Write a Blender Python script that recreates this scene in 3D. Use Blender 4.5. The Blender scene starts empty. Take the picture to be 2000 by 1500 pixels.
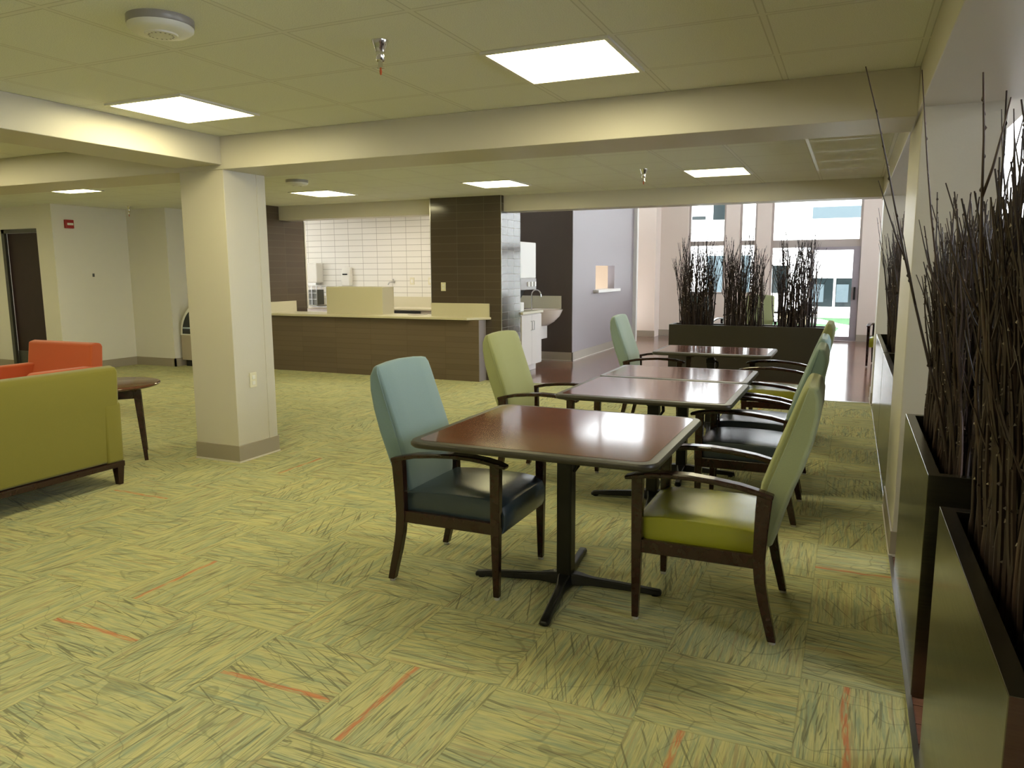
import bpy, math, random
import numpy as np
from mathutils import Vector, Matrix

# ------------------------------------------------------------------ camera
S = bpy.context.scene
def make_camera():
    H = 1.482
    yaw, pitch, roll = [math.radians(a) for a in (-24.1, -8.52, -0.26)]
    cy, sy, cp, sp, cr, sr = math.cos(yaw), math.sin(yaw), math.cos(pitch), math.sin(pitch), math.cos(roll), math.sin(roll)
    f = Vector((sy*cp, cy*cp, sp)); r = Vector((cy, -sy, 0)); u = r.cross(f)
    r2 = r*cr + u*sr; u2 = -r*sr + u*cr
    cam = bpy.data.cameras.new('camera'); o = bpy.data.objects.new('camera', cam)
    cam.sensor_width = 36; cam.lens = 1475/2000*36; cam.clip_start = 0.05; cam.clip_end = 300
    m = Matrix(((r2.x, u2.x, -f.x, 0), (r2.y, u2.y, -f.y, 0), (r2.z, u2.z, -f.z, H), (0, 0, 0, 1)))
    o.matrix_world = m
    S.collection.objects.link(o); S.camera = o
make_camera()

# ------------------------------------------------------------------ world, sun, exposure
W = bpy.data.worlds.new('overcast_sky'); S.world = W; W.use_nodes = True
bg = W.node_tree.nodes['Background']
bg.inputs[0].default_value = (0.93, 0.96, 1.0, 1); bg.inputs[1].default_value = 11.5
sun = bpy.data.lights.new('sun', 'SUN'); sun.energy = 4.0; sun.angle = math.radians(12); sun.color = (1, .97, .9)
so = bpy.data.objects.new('sun', sun); S.collection.objects.link(so); so.rotation_euler = (math.radians(38), math.radians(10), math.radians(20))
S.view_settings.view_transform = 'Standard'; S.view_settings.look = 'None'; S.view_settings.gamma = 1
S.view_settings.use_curve_mapping = False; S.view_settings.exposure = 0.0
LAMP = (1.0, 0.90, 0.51); LAMP_E = 20.5

random.seed(7)
C = S.collection
PI = math.pi

# ------------------------------------------------------------------ materials
class NT:
    def __init__(s, name):
        s.m = bpy.data.materials.new(name); s.m.use_nodes = True
        s.t = s.m.node_tree; s.b = s.t.nodes['Principled BSDF']
    def n(s, typ, **kw):
        nd = s.t.nodes.new(typ)
        for k, v in kw.items(): setattr(nd, k, v)
        return nd
    def l(s, a, b): s.t.links.new(a, b)
    def val(s, sock, v):
        if hasattr(v, 'is_output') or isinstance(v, bpy.types.NodeSocket): s.l(v, sock)
        else: sock.default_value = v
    def math(s, op, a, b=0.0, c=0.0):
        nd = s.n('ShaderNodeMath', operation=op)
        s.val(nd.inputs[0], a); s.val(nd.inputs[1], b); s.val(nd.inputs[2], c)
        return nd.outputs[0]
    def mix(s, f, a, b):
        nd = s.n('ShaderNodeMix', data_type='RGBA')
        s.val(nd.inputs[0], f)
        for i, v in ((6, a), (7, b)):
            if isinstance(v, tuple): nd.inputs[i].default_value = (*v[:3], 1)
            else: s.l(v, nd.inputs[i])
        return nd.outputs[2]
    def coords(s):
        tc = s.n('ShaderNodeTexCoord'); sp = s.n('ShaderNodeSeparateXYZ'); s.l(tc.outputs['Object'], sp.inputs[0])
        return sp.outputs[0], sp.outputs[1], sp.outputs[2]
    def comb(s, x, y, z=0.0):
        nd = s.n('ShaderNodeCombineXYZ'); s.val(nd.inputs[0], x); s.val(nd.inputs[1], y); s.val(nd.inputs[2], z); return nd.outputs[0]
    def noise(s, vec, scale=1.0, detail=2.0, rough=.5, dist=0.0):
        nd = s.n('ShaderNodeTexNoise'); s.l(vec, nd.inputs['Vector'])
        nd.inputs['Scale'].default_value = scale; nd.inputs['Detail'].default_value = detail
        nd.inputs['Roughness'].default_value = rough; nd.inputs['Distortion'].default_value = dist
        return nd.outputs[0]
    def white(s, vec):
        nd = s.n('ShaderNodeTexWhiteNoise', noise_dimensions='3D'); s.l(vec, nd.inputs['Vector']); return nd.outputs[0]
    def step(s, v, a, b):   # smooth 0..1 between a and b
        nd = s.n('ShaderNodeMapRange', interpolation_type='SMOOTHSTEP'); s.val(nd.inputs[0], v)
        nd.inputs[1].default_value = a; nd.inputs[2].default_value = b; return nd.outputs[0]
    def bump(s, h, strength=.3, dist=.01):
        nd = s.n('ShaderNodeBump'); nd.inputs['Strength'].default_value = strength; nd.inputs['Distance'].default_value = dist
        s.l(h, nd.inputs['Height']); s.l(nd.outputs[0], s.b.inputs['Normal'])
    def line(s, v, pitch, off, w):      # 1 on grid lines of width w
        a = s.math('DIVIDE', s.math('SUBTRACT', v, off), pitch)
        fr = s.math('FRACT', a); d = s.math('MINIMUM', fr, s.math('SUBTRACT', 1.0, fr))
        return s.math('LESS_THAN', d, w/2/pitch)

def simple(name, col, rough=.5, metal=0.0, spec=.5, coat=0.0, coat_r=.1, noise=None, bump=None):
    t = NT(name); b = t.b
    b.inputs['Base Color'].default_value = (*col, 1); b.inputs['Roughness'].default_value = rough
    b.inputs['Metallic'].default_value = metal; b.inputs['Specular IOR Level'].default_value = spec
    b.inputs['Coat Weight'].default_value = coat; b.inputs['Coat Roughness'].default_value = coat_r
    if noise or bump:
        x, y, z = t.coords(); v = t.comb(x, y, z)
        if noise:
            amt, sc = noise; n = t.noise(v, sc, 3)
            c2 = tuple(c*(1-amt) for c in col); c3 = tuple(min(1, c*(1+amt)) for c in col)
            t.l(t.mix(n, c2, c3), b.inputs['Base Color'])
        if bump:
            st, sc = bump; t.bump(t.noise(v, sc, 2), st, .004)
    return t.m

def emission(name, col, e):
    t = NT(name); b = t.b
    b.inputs['Base Color'].default_value = (*col, 1); b.inputs['Emission Color'].default_value = (*col, 1)
    b.inputs['Emission Strength'].default_value = e; return t.m

def glass(name, tint=(1, 1, 1)):
    t = NT(name); nt = t.t
    tr = t.n('ShaderNodeBsdfTransparent'); tr.inputs[0].default_value = (*tint, 1)
    gl = t.n('ShaderNodeBsdfGlossy'); gl.inputs['Roughness'].default_value = 0.02
    fr = t.n('ShaderNodeFresnel'); fr.inputs[0].default_value = 1.45
    mx = t.n('ShaderNodeMixShader'); t.l(fr.outputs[0], mx.inputs[0]); t.l(tr.outputs[0], mx.inputs[1]); t.l(gl.outputs[0], mx.inputs[2])
    t.l(mx.outputs[0], nt.nodes['Material Output'].inputs[0]); return t.m

def tiles(name, col, grout, pu, pv, axis, rough=.15, gw=.004, spec=.5, off=(0, 0), vary=.08, coat=0.0):
    """stack-bonded wall tiles; axis 'x' or 'y' = the horizontal run"""
    t = NT(name); x, y, z = t.coords(); u = x if axis == 'x' else y
    g = t.math('MAXIMUM', t.line(u, pu, off[0], gw), t.line(z, pv, off[1], gw))
    cell = t.comb(t.math('FLOOR', t.math('DIVIDE', t.math('SUBTRACT', u, off[0]), pu)), t.math('FLOOR', t.math('DIVIDE', t.math('SUBTRACT', z, off[1]), pv)))
    r = t.white(cell)
    a = tuple(c*(1-vary) for c in col); b2 = tuple(min(1, c*(1+vary)) for c in col)
    t.l(t.mix(g, t.mix(r, a, b2), grout), t.b.inputs['Base Color'])
    t.l(t.math('ADD', t.math('MULTIPLY', g, .5), rough), t.b.inputs['Roughness'])
    t.b.inputs['Specular IOR Level'].default_value = spec; t.b.inputs['Coat Weight'].default_value = coat
    t.bump(t.math('SUBTRACT', 1.0, g), .15, .001)
    return t.m

def make_carpet():
    t = NT('carpet'); x, y, z = t.coords(); P = .497
    u = t.math('DIVIDE', t.math('SUBTRACT', x, -.09), P); v = t.math('DIVIDE', t.math('SUBTRACT', y, 2.29), P)
    iu, iv = t.math('FLOOR', u), t.math('FLOOR', v); fu, fv = t.math('FRACT', u), t.math('FRACT', v)
    par = t.math('ABSOLUTE', t.math('MODULO', t.math('ADD', iu, iv), 2.0)); par = t.math('GREATER_THAN', par, .5)
    inv = t.math('SUBTRACT', 1.0, par)
    a = t.math('ADD', t.math('MULTIPLY', fu, par), t.math('MULTIPLY', fv, inv))     # along the stroke
    b = t.math('ADD', t.math('MULTIPLY', fv, par), t.math('MULTIPLY', fu, inv))     # across
    cell = t.comb(iu, iv, 3.3); r1 = t.white(cell); r2 = t.white(t.comb(iv, iu, 7.1)); r3 = t.white(t.comb(iu, iv, 11.7))
    oz = t.math('MULTIPLY', r1, 57.0)
    # broad colour bands
    n1 = t.noise(t.comb(t.math('MULTIPLY', a, 1.2), t.math('MULTIPLY', b, 16.0), oz), 1, 3, .6, .3)
    n2 = t.noise(t.comb(t.math('MULTIPLY', a, 5.0), t.math('MULTIPLY', b, 75.0), t.math('ADD', oz, 5.0)), 1, 2, .6, .1)
    n3 = t.noise(t.comb(t.math('MULTIPLY', a, 2.2), t.math('MULTIPLY', b, 58.0), t.math('ADD', oz, 9.0)), 1, 2, .5, .5)
    base = t.mix(t.step(n1, .35, .62), (.52, .50, .25), (.38, .41, .25))
    base = t.mix(t.math('MULTIPLY', t.step(n2, .45, .62), .55), base, (.62, .58, .29))
    n4 = t.noise(t.comb(t.math('MULTIPLY', a, 2.0), t.math('MULTIPLY', b, 24.0), t.math('ADD', oz, 31.0)), 1, 2, .5, .3)
    base = t.mix(t.math('MULTIPLY', t.step(n4, .58, .68), .5), base, (.22, .30, .24))
    base = t.mix(t.math('MULTIPLY', t.step(n4, .42, .34), .45), base, (.36, .25, .16))
    # dark strokes, almost along the run
    amt = t.math('MULTIPLY', t.step(n3, .57, .63), t.math('ADD', .35, t.math('MULTIPLY', r2, .4)))
    base = t.mix(amt, base, (.19, .19, .12))
    # slanting strokes and long curved scratches
    sl = t.math('ADD', b, t.math('MULTIPLY', a, t.math('SUBTRACT', t.math('MULTIPLY', r3, 1.1), .55)))
    n5 = t.noise(t.comb(t.math('MULTIPLY', a, 2.2), t.math('MULTIPLY', sl, 42.0), t.math('ADD', oz, 77.0)), 1, 1, .5, .6)
    base = t.mix(t.math('MULTIPLY', t.step(n5, .63, .67), .7), base, (.15, .155, .10))
    vo = t.n('ShaderNodeTexVoronoi', feature='DISTANCE_TO_EDGE'); vo.inputs['Scale'].default_value = 1.6
    wob = t.noise(t.comb(a, b, oz), 2.0, 1)
    t.l(t.comb(t.math('ADD', a, wob), t.math('ADD', t.math('MULTIPLY', b, .8), wob), oz), vo.inputs['Vector'])
    base = t.mix(t.math('MULTIPLY', t.step(vo.outputs[0], .014, .004), .4), base, (.17, .18, .12))
    # orange stroke in a few tiles
    has = None; cen = None
    for ci, cj, cc in ((-6, 0, .28), (-6, -1, .44), (-4, -1, .355), (-3, -1, .32), (-1, -1, .32), (0, 0, .31), (0, 3, .3), (-8, 4, .5), (-5, 6, .6), (-9, 2, .4), (-3, 7, .4), (-2, 12, .5), (-1, -4, .5), (-6, -5, .4)):
        h_ = t.math('MULTIPLY', t.math('COMPARE', iu, float(ci), .5), t.math('COMPARE', iv, float(cj), .5)); c_ = t.math('MULTIPLY', h_, cc)
        has = h_ if has is None else t.math('ADD', has, h_); cen = c_ if cen is None else t.math('ADD', cen, c_)
    wv = t.math('MULTIPLY', t.math('SUBTRACT', t.noise(t.comb(a, oz, 0.0), 2.5, 1), .5), .06)
    d = t.math('ABSOLUTE', t.math('SUBTRACT', b, t.math('ADD', cen, wv)))
    strip = t.math('MULTIPLY', t.step(d, .036, .010), t.step(t.noise(t.comb(t.math('MULTIPLY', a, 7.0), t.math('MULTIPLY', b, 60.0), oz), 1, 2), .30, .58))
    base = t.mix(t.math('MULTIPLY', t.math('MULTIPLY', strip, has), .75), base, (.60, .17, .08))
    # tile joints
    e = t.math('MINIMUM', t.math('MINIMUM', fu, t.math('SUBTRACT', 1.0, fu)), t.math('MINIMUM', fv, t.math('SUBTRACT', 1.0, fv)))
    base = t.mix(t.math('MULTIPLY', t.step(e, .008, .002), .35), base, (.2, .2, .12))
    t.l(base, t.b.inputs['Base Color']); t.b.inputs['Roughness'].default_value = .95
    t.b.inputs['Specular IOR Level'].default_value = .15
    t.bump(t.math('ADD', n2, n3), .6, .006)
    return t.m

def make_wood_floor():
    t = NT('dark wood floor'); x, y, z = t.coords()
    row = t.math('FLOOR', t.math('DIVIDE', y, .12)); sh = t.math('MULTIPLY', t.white(t.comb(row, 1.0, 2.0)), 1.2)
    xs = t.math('ADD', x, sh); cell = t.comb(row, t.math('FLOOR', t.math('DIVIDE', xs, 1.1)), 4.0); r = t.white(cell)
    g = t.math('MAXIMUM', t.line(y, .12, 0.0, .003), t.line(xs, 1.1, 0.0, .003))
    gr = t.noise(t.comb(t.math('MULTIPLY', xs, 3.0), t.math('MULTIPLY', y, 60.0), t.math('MULTIPLY', r, 20.0)), 1, 4, .6)
    c = t.mix(r, (.19, .085, .055), (.30, .15, .10)); c = t.mix(t.math('MULTIPLY', gr, .6), c, (.10, .045, .03))
    t.l(t.mix(g, c, (.02, .01, .008)), t.b.inputs['Base Color']); t.b.inputs['Roughness'].default_value = .13
    t.b.inputs['Specular IOR Level'].default_value = .6
    t.bump(t.math('SUBTRACT', gr, g), .15, .003); return t.m

def make_ceiling(name, ox, oy):
    t = NT(name); x, y, z = t.coords(); p = .615
    g = t.math('MAXIMUM', t.line(x, p, ox, .022), t.line(y, p, oy, .022))
    g2 = t.math('MAXIMUM', t.line(x, p, ox, .034), t.line(y, p, oy, .034))
    n = t.noise(t.comb(x, y, 0.0), 240, 3, .7); nn = t.step(n, .38, .6)
    c = t.mix(nn, (.70, .71, .64), (.84, .85, .78))
    c = t.mix(g2, c, (.60, .60, .53))
    t.l(t.mix(g, c, (.72, .72, .64)), t.b.inputs['Base Color'])
    t.l(t.math('SUBTRACT', .95, t.math('MULTIPLY', g, .6)), t.b.inputs['Roughness'])
    t.bump(t.math('ADD', t.math('MULTIPLY', n, .15), t.math('SUBTRACT', 1.0, g2)), .5, .005)
    return t.m

def make_laminate():
    t = NT('mahogany laminate'); x, y, z = t.coords()
    n = t.noise(t.comb(t.math('MULTIPLY', x, 3.0), t.math('MULTIPLY', y, 45.0), z), 1, 4, .6, .4)
    t.l(t.mix(n, (.062, .018, .010), (.17, .06, .032)), t.b.inputs['Base Color'])
    t.b.inputs['Roughness'].default_value = .10; t.b.inputs['Specular IOR Level'].default_value = .9
    return t.m

def make_fabric(name, col, col2, rough=.85):
    t = NT(name); x, y, z = t.coords()
    n = t.noise(t.comb(x, y, z), 420, 2); n2 = t.noise(t.comb(x, y, z), 6, 2)
    c = t.mix(n, col, col2); t.l(c, t.b.inputs['Base Color'])
    t.b.inputs['Roughness'].default_value = rough; t.b.inputs['Sheen Weight'].default_value = .25
    t.bump(t.math('ADD', n, t.math('MULTIPLY', n2, .5)), .25, .002); return t.m

def make_steel():
    t = NT('brushed bronze steel'); x, y, z = t.coords()
    n = t.noise(t.comb(t.math('MULTIPLY', x, 3), t.math('MULTIPLY', y, 3), t.math('MULTIPLY', z, 260)), 1, 3, .6)
    t.l(t.mix(n, (.155, .145, .105), (.215, .20, .15)), t.b.inputs['Base Color'])
    t.b.inputs['Metallic'].default_value = 1; t.l(t.math('ADD', .16, t.math('MULTIPLY', n, .12)), t.b.inputs['Roughness'])
    return t.m

def make_grass():
    t = NT('grass lawn'); x, y, z = t.coords(); n = t.noise(t.comb(x, y, z), 3, 5, .7); f = t.step(t.noise(t.comb(x, y, 4.0), 14, 1), .66, .70)
    c = t.mix(n, (.010, .055, .010), (.022, .10, .02)); t.l(t.mix(f, c, (.10, .085, .012)), t.b.inputs['Base Color'])
    t.b.inputs['Roughness'].default_value = .9; return t.m

M = dict(
    carpet=make_carpet(), floorwood=make_wood_floor(),
    ceil_near=make_ceiling('near ceiling tiles', .235, 3.265), ceil_far=make_ceiling('far ceiling tiles', .235, 7.76),
    paint=simple('warm wall paint', (.60, .565, .485), .42, bump=(.12, 90)),
    paint_white=simple('white wall paint', (.76, .74, .68), .6),
    cream=simple('cream paint', (.80, .70, .62), .6),
    grey=simple('grey paint', (.295, .262, .272), .42, bump=(.08, 90)),
    darkgrey=simple('dark brown wall paint', (.080, .058, .045), .5, bump=(.08, 90)),
    base=simple('taupe vinyl base', (.36, .315, .25), .45), baseline=simple('white caulk line', (.72, .68, .6), .5),
    laminate=make_laminate(),
    rimvinyl=simple('charcoal table edge', (.042, .037, .030), .38, noise=(.15, 60)),
    blackmetal=simple('black powder coated metal', (.006, .006, .006), .38, spec=.35, bump=(.15, 200)),
    darkwood=simple('dark walnut wood', (.026, .009, .0075), .20, spec=.5, noise=(.35, 30)),
    blue=make_fabric('pale teal fabric', (.165, .255, .29), (.21, .31, .35)),
    green=make_fabric('sage lime fabric', (.255, .28, .125), (.32, .34, .165)),
    seafoam=make_fabric('seafoam fabric', (.25, .345, .33), (.31, .40, .385)),
    greygreen=make_fabric('grey green fabric', (.135, .20, .185), (.175, .25, .235)),
    slate=simple('slate blue vinyl', (.034, .052, .072), .24, spec=.6, bump=(.1, 300)),
    limevinyl=simple('lime vinyl', (.26, .26, .012), .24, spec=.6, bump=(.1, 300)),
    limesofa=make_fabric('lime upholstery', (.165, .145, .010), (.215, .19, .018), .8),
    orange=make_fabric('orange upholstery', (.50, .085, .018), (.60, .12, .03), .8),
    steel=make_steel(), liner=simple('black planter liner', (.008, .008, .008), .9),
    twig=simple('dark willow bark', (.036, .021, .017), .55, noise=(.5, 25)),
    twig2=simple('brown willow bark', (.070, .042, .032), .5, noise=(.5, 25)),
    bud=simple('pale bud', (.34, .28, .22), .5),
    chrome=simple('chrome', (.75, .75, .75), .12, 1), nickel=simple('satin steel', (.5, .5, .5), .28, 1),
    glide=simple('clear plastic glide', (.45, .45, .42), .15),
    panel=emission('lit troffer diffuser', LAMP, LAMP_E), whitemetal=simple('white metal', (.75, .74, .7), .4),
    kpanel=emission('lit kitchen diffuser', (1, .92, .78), 15),
    plastic=simple('white plastic', (.78, .77, .72), .35), ivory=simple('ivory plastic', (.72, .68, .52), .4),
    smoke=simple('grey plastic', (.30, .28, .27), .3), soil=simple('dark brown coated steel', (.030, .026, .018), .38, noise=(.1, 40)), slot=simple('black slot', (.01, .01, .01), .6),
    tile_dark=tiles('dark brown glazed tile', (.078, .060, .044), (.115, .095, .07), .41, .103, 'x', .13, .003, .6, (-5.36, .0)),
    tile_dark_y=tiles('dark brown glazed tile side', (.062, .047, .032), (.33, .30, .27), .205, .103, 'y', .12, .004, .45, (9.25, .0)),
    tile_front=tiles('brown counter tile', (.145, .108, .075), (.10, .075, .052), .61, .075, 'x', .35, .003, .4, (-8.09, .0)),
    tile_white=tiles('white glazed tile', (.80, .78, .73), (.40, .38, .34), .305, .104, 'x', .2, .008, .5, (-9.6, .9), .02),
    counter=simple('cream solid surface', (.62, .58, .43), .35, noise=(.05, 200)),
    cabinet=simple('white cabinet laminate', (.70, .66, .62), .4), porcelain=simple('porcelain', (.78, .70, .62), .15),
    red=simple('red enamel', (.36, .02, .02), .35), doorwood=simple('dark cherry door', (.020, .005, .005), .5, noise=(.3, 12)),
    kick=simple('grey kickplate', (.10, .10, .09), .3, .6), glass=glass('window glass', (.96, .98, 1)),
    alu=simple('beige window frame', (.50, .44, .40), .4), aludoor=simple('pale aluminium', (.42, .38, .42), .35, .3),
    facade=simple('white facade', (.82, .80, .78), .7, noise=(.03, 3)), extglass=simple('dark exterior glass', (.012, .018, .019), .1, spec=.25),
    blind=simple('pale blind', (.55, .60, .66), .5), grass=make_grass(), paving=simple('pale concrete', (.62, .58, .54), .85, noise=(.08, 8)),
    tanpaint=simple('tan paint', (.40, .31, .22), .7), tan=simple('tan brick', (.45, .34, .22), .8), bluetint=simple('pale blue plastic', (.42, .52, .62), .3), teal=simple('grey blind', (.075, .10, .11), .6, spec=.2),
    caseglass=simple('smoked display glass', (.010, .014, .014), .08), casebody=simple('beige case', (.42, .36, .28), .4),
)

# ------------------------------------------------------------------ mesh helpers
class MB:
    def __init__(s): s.v = []; s.f = []
    def add(s, v, f):
        o = len(s.v); s.v += [tuple(p) for p in v]; s.f += [tuple(i+o for i in q) for q in f]; return s
    def box(s, x0, x1, y0, y1, z0, z1):
        return s.add([(x0, y0, z0), (x1, y0, z0), (x1, y1, z0), (x0, y1, z0), (x0, y0, z1), (x1, y0, z1), (x1, y1, z1), (x0, y1, z1)],
                     [(0, 3, 2, 1), (4, 5, 6, 7), (0, 1, 5, 4), (1, 2, 6, 5), (2, 3, 7, 6), (3, 0, 4, 7)])
    def prism(s, poly, a, b, axis='y'):     # poly in the two other axes, in x,y,z order
        n = len(poly)
        def p3(p, t): return (t, p[0], p[1]) if axis == 'x' else (p[0], t, p[1]) if axis == 'y' else (p[0], p[1], t)
        area = sum(poly[i][0]*poly[(i+1) % n][1]-poly[(i+1) % n][0]*poly[i][1] for i in range(n))
        if (area < 0) != (axis == 'y'): poly = poly[::-1]
        v = [p3(p, a) for p in poly]+[p3(p, b) for p in poly]
        f = [tuple(range(n))[::-1], tuple(range(n, 2*n))]+[(i, (i+1) % n, n+(i+1) % n, n+i) for i in range(n)]
        return s.add(v, f)
    def loft(s, rings, closed=True, caps=True):
        n = len(rings[0]); v = [p for r in rings for p in r]; f = []
        for k in range(len(rings)-1):
            for i in range(n if closed else n-1):
                j = (i+1) % n; f.append((k*n+i, k*n+j, (k+1)*n+j, (k+1)*n+i))
        if caps: f += [tuple(range(n))[::-1], tuple(range((len(rings)-1)*n, len(rings)*n))]
        return s.add(v, f)
    def tube(s, pts, rad, n=8, sq=False):
        pts = [Vector(p) for p in pts]; rings = []
        if not hasattr(rad, '__len__'): rad = [rad]*len(pts)
        prev = None
        for i, p in enumerate(pts):
            d = (pts[min(i+1, len(pts)-1)]-pts[max(i-1, 0)]).normalized()
            if prev is None: a = d.cross(Vector((0, 0, 1)) if abs(d.z) < .9 else Vector((1, 0, 0))).normalized()
            else: a = (prev-d*prev.dot(d)).normalized()
            prev = a; b = d.cross(a)
            rings.append([p+a*rad[i]*math.cos(2*PI*k/n)+b*rad[i]*math.sin(2*PI*k/n) for k in range(n)])
        return s.loft(rings)
    def lathe(s, prof, c=(0, 0, 0), n=24, axis='z'):
        rings = []
        for r, h in prof:
            ring = []
            for k in range(n):
                a = 2*PI*k/n
                if axis == 'z': ring.append((c[0]+r*math.cos(a), c[1]+r*math.sin(a), c[2]+h))
                elif axis == 'y': ring.append((c[0]+r*math.cos(a), c[1]+h, c[2]+r*math.sin(a)))
                else: ring.append((c[0]+h, c[1]+r*math.cos(a), c[2]+r*math.sin(a)))
            rings.append(ring)
        return s.loft(rings)
    def bar(s, pts, hw, hh):    # rectangular bar along pts lying in an xz plane; hw half width in y, hh half thickness
        rings = []
        for i, p in enumerate(pts):
            a = Vector(pts[max(i-1, 0)]); b = Vector(pts[min(i+1, len(pts)-1)]); d = (b-a).normalized()
            nx, nz = -d.z, d.x; p = Vector(p)
            w = hw[i] if hasattr(hw, '__len__') else hw; h = hh[i] if hasattr(hh, '__len__') else hh
            rings.append([(p.x-nx*h, p.y-w, p.z-nz*h), (p.x-nx*h, p.y+w, p.z-nz*h), (p.x+nx*h, p.y+w, p.z+nz*h), (p.x+nx*h, p.y-w, p.z+nz*h)])
        return s.loft(rings)
    def build(s, name, mat, parent=None, bevel=None, smooth=False, seg=2, loc=None, subsurf=0):
        me = bpy.data.meshes.new(name); me.from_pydata(s.v, [], s.f)
        me.materials.append(M[mat] if isinstance(mat, str) else mat)
        import bmesh
        bm = bmesh.new(); bm.from_mesh(me); bmesh.ops.recalc_face_normals(bm, faces=bm.faces); bm.to_mesh(me); bm.free()
        o = bpy.data.objects.new(name, me); C.objects.link(o)
        if parent: o.parent = parent
        if loc: o.location = loc
        if bevel:
            md = o.modifiers.new('bevel', 'BEVEL'); md.width = bevel; md.segments = seg; md.limit_method = 'ANGLE'; md.angle_limit = math.radians(35)
        if subsurf: md = o.modifiers.new('sub', 'SUBSURF'); md.levels = subsurf; md.render_levels = subsurf
        if smooth or (bevel and seg > 2):
            for p in me.polygons: p.use_smooth = True
            if not subsurf:
                try: me.set_sharp_from_angle(angle=math.radians(50))
                except Exception: pass
        return o

def tag(o, label, cat, group=None, kind=None):
    o['label'] = label; o['category'] = cat
    if group: o['group'] = group
    if kind: o['kind'] = kind
    return o
def thing(name, label, cat, loc=(0, 0, 0), rz=0.0, group=None):
    o = bpy.data.objects.new(name, None); C.objects.link(o); o.location = loc; o.rotation_euler = (0, 0, rz)
    o.empty_display_size = .1
    return tag(o, label, cat, group)
def struct(name, mb, mat, label=None, cat=None, **kw):
    o = mb.build(name, mat, **kw); o['kind'] = 'structure'
    if label: o['label'] = label
    if cat: o['category'] = cat
    return o
def dup(root, loc, rz, label, group=None):
    def rec(o, par):
        c = o.copy(); C.objects.link(c)
        if par: c.parent = par
        for ch in list(o.children): rec(ch, c)
        return c
    kids = list(root.children)
    r = root.copy(); C.objects.link(r); r.location = loc; r.rotation_euler = (0, 0, rz); r['label'] = label
    if group: r['group'] = group
    for ch in kids: rec(ch, r)
    return r
def B(*a): return MB().box(*a)

# ------------------------------------------------------------------ the shell
GT = 2.78; CE = 2.47; CX = .265; YB = 9.22; AT = 5.6; YW = 17.2
XL = -13.2; YN = -3.2; XR = 3.9
struct('floor_carpet', B(XL, CX, YN, YB, -.06, 0), 'carpet', 'lime and tan carpet laid in quarter turned square tiles', 'floor')
struct('floor_wood', MB().box(-4.95, CX, YB, YW+.1, -.06, -.002).box(CX, XR, YN, YW+.1, -.06, -.002).box(XL, -4.95, YB, 11.6, -.06, -.002),
       'floorwood', 'reddish brown wood plank floor beyond the carpet', 'floor')
struct('trim_1', MB().box(CX-.012, CX+.006, YN, 4.25, 0, .006).box(-4.25, CX, YB-.012, YB+.012, 0, .006), 'nickel', 'thin metal strip along the edge of the carpet', 'trim')
struct('ceiling_near', B(XL, .25, YN, 4.42, CE, CE+.08), 'ceil_near', 'suspended tile ceiling above the near tables', 'ceiling')
struct('ceiling_far', MB().box(XL, .25, 4.42, 9.35, CE, CE+.08).box(XL, -5.3, 9.35, 11.7, CE, CE+.08), 'ceil_far', 'suspended tile ceiling beyond the first beam', 'ceiling')
struct('ceiling_atrium', MB().box(-6.6, XR, 9.3, YW+.2, AT, AT+.1).box(.25, XR, YN, 9.3, AT, AT+.1), 'paint_white', 'high white ceiling of the bright hall', 'ceiling')
# beams
struct('beam', B(XL, .25, 4.39, 4.88, 2.235, CE), 'paint', 'painted beam crossing the room above the near column', 'beam', bevel=.004)
struct('beam', B(-4.77, -4.31, YN, 4.39, 2.268, CE), 'paint', 'painted beam running from the near column towards the viewer', 'beam', bevel=.004)
struct('beam', MB().box(XL, .25, 9.33, 9.62, 2.262, CE).box(-4.2, .6, 9.35, 9.62, CE, AT), 'paint', 'far painted beam above the serving counter and hall opening', 'beam', bevel=.004)
struct('beam', MB().box(.25, .74, YN, 9.62, 2.25, AT-.05), 'paint', 'painted soffit above the row of planters', 'beam', bevel=.004)
# columns
def column(x0, x1, y0, y1, z1, label, trim=True):
    c = struct('column', B(x0, x1, y0, y1, 0, z1), 'paint', label, 'column', bevel=.004)
    B(x0-.008, x1+.008, y0-.008, y1+.008, .012, .135).build('baseboard', 'base', c, bevel=.003)
    B(x0-.012, x1+.012, y0-.012, y1+.012, 0, .012).build('base_line', 'baseline', c)
    return c
col = column(-4.75, -4.31, 4.40, 4.84, 2.24, 'free standing square painted column left of the tables')
B(-4.312, -4.305, 4.74, 4.755, .135, 2.235).build('corner_bead', 'paint', col)
p1 = column(.262, .615, 4.25, 5.15, 2.26, 'painted pier between the near and middle planters')
column(.262, .70, 9.12, 9.60, 2.26, 'painted pier at the far end of the planter row')
# left walls
WX = -10.6
struct('wall_left', MB().box(WX-.35, WX, 7.45, 8.85, 0, CE).box(WX-.35, -9.75, 8.70, 9.3, 0, CE), 'paint_white', 'off white wall corner left of the column', 'wall')
struct('baseboard_left', MB().box(WX-.36, WX+.01, 7.44, 8.72, 0, .13).box(WX, -9.74, 8.69, 8.72, 0, .13).box(-9.76, -9.74, 8.69, 9.2, 0, .13), 'base')
struct('wall_door', MB().box(XL, -11.92, 7.6, 7.72, 0, CE).box(-11.92, -11.02, 7.6, 7.72, 2.09, CE).box(-11.02, WX-.3, 7.6, 7.72, 0, CE), 'paint_white')
struct('baseboard_door', B(XL, -11.98, 7.585, 7.6, 0, .13), 'base')
d = struct('door_1', B(-11.90, -11.04, 7.63, 7.67, .01, 2.08), 'doorwood', 'dark cherry wood door at the far left', 'door')
B(-11.90, -11.04, 7.622, 7.63, .02, .28).build('kickplate', 'kick', d)
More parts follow.
